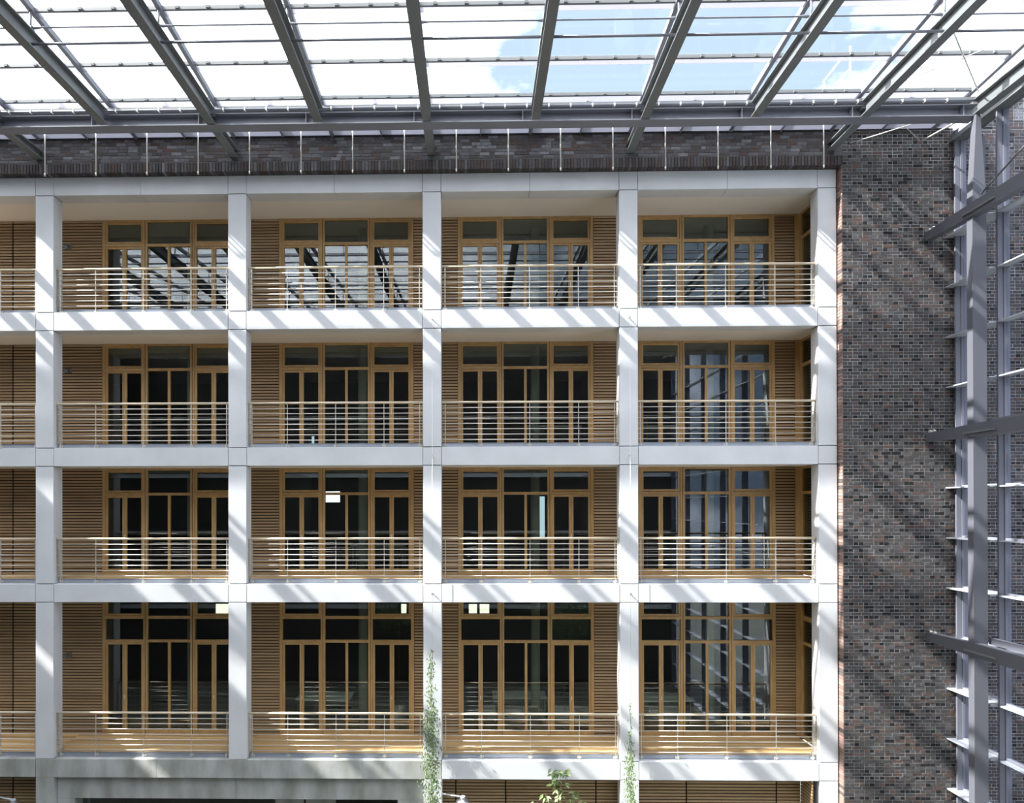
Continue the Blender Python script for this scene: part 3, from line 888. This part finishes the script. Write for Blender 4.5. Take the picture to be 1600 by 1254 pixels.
gw = empty('glass_wall', (23.1, -6, GZ), 'tall glazed wall of light grey mullions and shelves, right edge', 'wall', kind='structure')
my = [-0.32 - 1.34 * i for i in range(4)] + [-4.34 - 2.7 * i for i in range(1, 7)]
for n, y in enumerate(my):
    box('mullion', STEEL_M, gw, 22.96, 23.08, y - .02, y + .02, GZ, 9.25)
    box('mullion_cap', STEEL_M, gw, 23.085, 23.22, y - .035, y + .035, GZ, 9.25)
    if n < 3:
        for q in range(13):
            z = -7.7 + 1.25 * q + .55
            for s in (-.035, .035):
                tube('bolt', STEEL, gw, [(23.02, y - .027, z + s), (23.02, y - .0205, z + s)], .010, 6)
tz = [1.68 + 1.245 * k for k in range(-10, 5)]
for z in tz:
    box('shelf', ALU, gw, 22.80, 23.22, my[1] + .036, my[0] - .036 + .3, z - .018, z + .012)
    box('shelf', ALU, gw, 22.94, 23.22, my[2] + .036, my[1] - .036, z - .018, z + .012)
    box('shelf', ALU, gw, 22.94, 23.22, my[-1], my[2] - .036, z - .018, z + .012)
    box('transom', STEEL_L, gw, 23.09, 23.2, my[1] + .036, my[0] - .036, z + .013, z + .06)
    box('transom', STEEL_L, gw, 23.09, 23.2, my[2] + .036, my[1] - .036, z + .013, z + .06)
for n in range(3):
    for z in tz[:-1]:
        box('pane', WGLASS, gw, 23.14, 23.155, my[n + 1] + .036, my[n] - .036, z + .061, z + 1.245 - .019)
for n in range(3): box('pane', WGLASS, gw, 23.14, 23.155, my[n + 1] + .036, my[n] - .036, tz[-1] + .061, 8.998)
box('pane', WGLASS, gw, 23.14, 23.155, my[-1], my[3] - .036, GZ, 8.998)
box('header', STEEL, gw, 22.9, 23.24, -20.5, -0.22, 9.0, 9.10)
box('header', STEEL_L, gw, 22.96, 23.24, -20.5, -0.22, 9.102, 9.25)
box('sill', STEEL, gw, 22.96, 23.24, -20.5, -0.22, GZ, GZ + .1)

# bracing
def brace(pts, r, lab):
    o = tube('bracing_rod', INOX, None, pts, r, 6); tag(o, lab, 'rod', 'bracing rods in the last roof bay')
brace([(20.1, -1.85, 9.28), (22.4, -4.2, 9.28)], .010, 'long thin bracing rod crossing the last roof bay upwards to the right')
brace([(22.42, -1.85, 9.28), (20.1, -4.2, 9.28)], .014, 'bracing rod crossing the last roof bay from the steel post')
brace([(20.4, -0.3, 8.98), (22.3, -1.35, 9.16)], .010, 'lower bracing rod rising right in front of the brick wall')
brace([(20.7, -1.35, 9.18), (22.1, -0.35, 9.0)], .010, 'lower bracing rod falling right in front of the brick wall')
brace([(22.2, -0.35, 9.02), (22.75, -1.2, 9.18)], .022, 'short thick bracing rod rising to the glass wall')
# security camera and alarm on the brick wall outside the glass wall
s = empty('security_camera', (23.45, -0.35, 8.35), 'small white security camera on the brick wall left of the steel post head', 'camera')
tube('bracket', WHITE, s, [(23.42, -0.2, 8.3), (23.42, -0.3, 8.36)], .02, 8)
box('housing', WHITE, s, 23.30, 23.52, -0.37, -0.29, 8.36, 8.44, .008)
tube('lens', BLACK, s, [(23.285, -0.33, 8.40), (23.30, -0.33, 8.40)], .028, 10)
s = empty('alarm_beacon', (23.5, -0.28, 8.6), 'small red alarm beacon on the brick wall behind the steel post head', 'alarm')
box('back_plate', WHITE, s, 23.49, 23.63, -0.24, -0.212, 8.56, 8.72)
tube('beacon', RED, s, [(23.56, -0.31, 8.64), (23.56, -0.241, 8.64)], .05, 12)

# rooftop stair railing beyond the parapet
s = empty('roof_railing', (20.9, 0.9, 9.25), 'white tubular stair railing on the roof behind the glass', 'railing')
def P(px, py, y=0.9):
    D = 17.12 + y
    return (11.106 + (px - 724.5) * (D / 1050.0) - 0.0177 * D + .02, y, (787.3 - py) * (D / 1050.0))
for a, b_ in (((1283, 150), (1283, 130)), ((1283, 130), (1313, 92)), ((1297, 150), (1297, 141)), ((1297, 141), (1324, 110)), ((1324, 160), (1324, 76)), ((1341, 150), (1341, 128)), ((1341, 128), (1376, 90))):
    tube('tube', WHITE, s, [P(*a), P(*b_)], .022, 8)

# ------------------------------------------------------------------ wall lights at the bottom edge
for (x, zz, lab) in ((10.45, -7.38, 'globe wall light on a grey arm right of the middle column foot'), (-1.0, -7.52, 'globe wall light on a grey arm at the bottom left corner')):
    l = empty('wall_light', (x, -0.2, zz), lab, 'lamp', 'globe wall lights')
    x1 = x + .32
    tube('arm', ALU, l, [(x - .2, -0.03, zz + .07), (x + .05, -0.12, zz + .07), (x1, -0.2, zz + .07)], .022, 8)
    tube('cap', ALU, l, [(x1, -0.2, zz + .03), (x1, -0.2, zz + .085)], .06, 12)
    bm = bmesh.new(); bmesh.ops.create_uvsphere(bm, u_segments=20, v_segments=12, radius=.2)
    for v in bm.verts: v.co.z *= .85
    me = bpy.data.meshes.new('shade'); bm.to_mesh(me); bm.free(); me.materials.append(SHADEM)
    me.polygons.foreach_set('use_smooth', [True] * len(me.polygons))
    link(bpy.data.objects.new('shade', me), l, (x1, -0.2, zz - .12))
    tube('bulb', WHITE, l, [(x1, -0.2, zz + .04), (x1, -0.2, zz - .14)], .05, 10)

# ------------------------------------------------------------------ plants
def leaf_geo(mb, p, d, L, Wd, n, mi=0):
    d = d.normalized(); s = d.cross(n).normalized(); n2 = s.cross(d)
    a = p; b_ = p + d * L * .45 + s * Wd / 2 + n2 * .01; c = p + d * L; e_ = p + d * L * .45 - s * Wd / 2 + n2 * .01; m_ = p + d * L * .5 - n2 * L * .05
    mb.quad(a, b_, m_, mi=mi); mb.quad(b_, c, m_, mi=mi); mb.quad(c, e_, m_, mi=mi); mb.quad(e_, a, m_, mi=mi)
def rv(s=1.0): return Vector((R.uniform(-s, s), R.uniform(-s, s), R.uniform(-s, s)))
def vine(X, ztop, zdense, width, nl, lab):
    v = empty('climbing_vine', (X, -0.12, GZ), lab, 'vine', 'vines on the facade columns')
    pts = [(X + .02 * math.sin(z * 3) + .01, -0.12 - .015 * math.cos(z * 4), z) for z in [GZ + i * .25 for i in range(int((ztop - GZ) / .25) + 1)]]
    tube('stem', STEM, v, pts, [0.016 * (1 - .75 * i / len(pts)) for i in range(len(pts))], 6)
    mb = MB()
    for i in range(nl):
        t = R.random()
        z = zdense - (zdense + 8.9) * R.random() if t < .86 else zdense + (ztop - zdense) * R.random() ** 1.6
        f = min(1.0, max(0.15, (ztop - z) / (ztop - zdense + 1)))
        p = Vector((X + R.gauss(0, width * .36 * f + .02), -0.10 - abs(R.gauss(0, .06)) - .02, z))
        leaf_geo(mb, p, Vector((R.uniform(-.6, .6), -.4 * R.random(), -1)), R.uniform(.05, .085), R.uniform(.028, .045), Vector((R.uniform(-.4, .4), -1, .2)), R.choice((0, 0, 1)))
    o = mb.build('foliage', [LEAF[2], LEAF[1]], v); o['kind'] = 'stuff'
    # a few side shoots
    for i in range(int(nl / 110)):
        z = R.uniform(-6.5, zdense + .3); s = R.choice((-1, 1))
        q = [Vector((X, -0.12, z)), Vector((X + s * width * .6, -0.17, z + .12)), Vector((X + s * width * 1.0, -0.2, z + R.uniform(.1, .35)))]
        tube('shoot', STEM, v, q, [.005, .004, .002], 5)
vine(9.98, -3.6, -5.15, .26, 1500, 'leafy green vine climbing the cable on the middle concrete column')
vine(14.98, -4.9, -6.3, .16, 600, 'thin sparse vine climbing the cable on the fourth concrete column')

sh = empty('leafy_shrub', (13.05, -0.95, GZ), 'light green leafy shrub top in front of the lowest beam, bottom centre', 'shrub')
tube('trunk', STEM, sh, [(13.05, -0.95, GZ), (13.0, -0.95, -9), (13.1, -0.98, -7.6), (13.12, -0.95, -6.4)], [.05, .035, .02, .006], 8)
BRN = []
for (a, b_) in (((13.05, -.95, -8.2), (12.75, -1.0, -7.15)), ((13.1, -.95, -7.7), (13.0, -.9, -6.62)), ((13.1, -.96, -7.6), (13.5, -1.0, -7.1)), ((13.08, -.95, -8.4), (12.45, -.8, -7.45)), ((13.08, -.95, -8.5), (13.7, -.85, -7.4)), ((13.1, -.97, -7.3), (13.27, -1.0, -6.6)), ((13.0, -.95, -8.4), (13.3, -1.3, -7.5)), ((13.0, -.95, -8.7), (12.8, -1.3, -7.7)), ((13.0, -.95, -8.9), (12.3, -1.0, -8.0)), ((13.0, -.95, -8.9), (13.9, -1.0, -8.0))):
    a, b_ = Vector(a) + Vector((0, 0, .3)), Vector(b_) + Vector((0, 0, .3))
    m_ = a.lerp(b_, .55) + rv(.05)
    tube('branch', STEM, sh, [a, m_, b_], [.012, .008, .004], 6)
    BRN += [(a, m_), (m_, b_)]
lms = []
for mi in (0, 1):
    for L in (.14, .18):
        mb = MB(); leaf_geo(mb, Vector((0, 0, 0)), Vector((1, 0, 0)), L, L * .45, Vector((0, 0, 1)))
        me = bpy.data.meshes.new('leaf'); me.from_pydata(mb.v, [], mb.f); me.materials.append(LEAF[mi]); lms.append(me)
for i in range(298):
    a, b_ = BRN[i % len(BRN)] if i % 3 else BRN[(2 * i) % len(BRN) | 1]
    p = a.lerp(b_, R.random() ** .7) + rv(.055)
    if p.z < -8.1: p = Vector(BRN[3][0]).lerp(Vector(BRN[3][1]), R.random()) + rv(.1)
    o = bpy.data.objects.new('leaf', R.choice(lms))
    link(o, sh, p)
    o.rotation_euler = (R.uniform(-.9, .9), R.uniform(.1, 1.2), R.uniform(0, 6.28))

# trees across the courtyard, seen only as reflections in the panes
def tree(x, y, h, lab):
    t = empty('courtyard_tree', (x, y, GZ), lab, 'tree', 'courtyard trees')
    tube('trunk', STEM, t, [(x, y, GZ), (x + .1, y, GZ + h * .6), (x, y, GZ + h)], [.12, .08, .02], 8)
    mb = MB()
    for i in range(1600):
        d = rv().normalized() * (R.random() ** .4) * 1.5
        p = Vector((x, y, GZ + h * .78)) + Vector((d.x, d.y, d.z * 1.3))
        leaf_geo(mb, p, rv(), .2, .07, rv() + Vector((0, 0, 1)), R.choice((0, 1)))
    o = mb.build('foliage', [LEAF[0], LEAF[1]], t); o['kind'] = 'stuff'
tree(6.5, -19.0, 6.8, 'courtyard tree mirrored in the lowest panes of the second full bay')
tree(16.5, -19.1, 6.0, 'courtyard tree mirrored in the lowest panes of the third full bay')
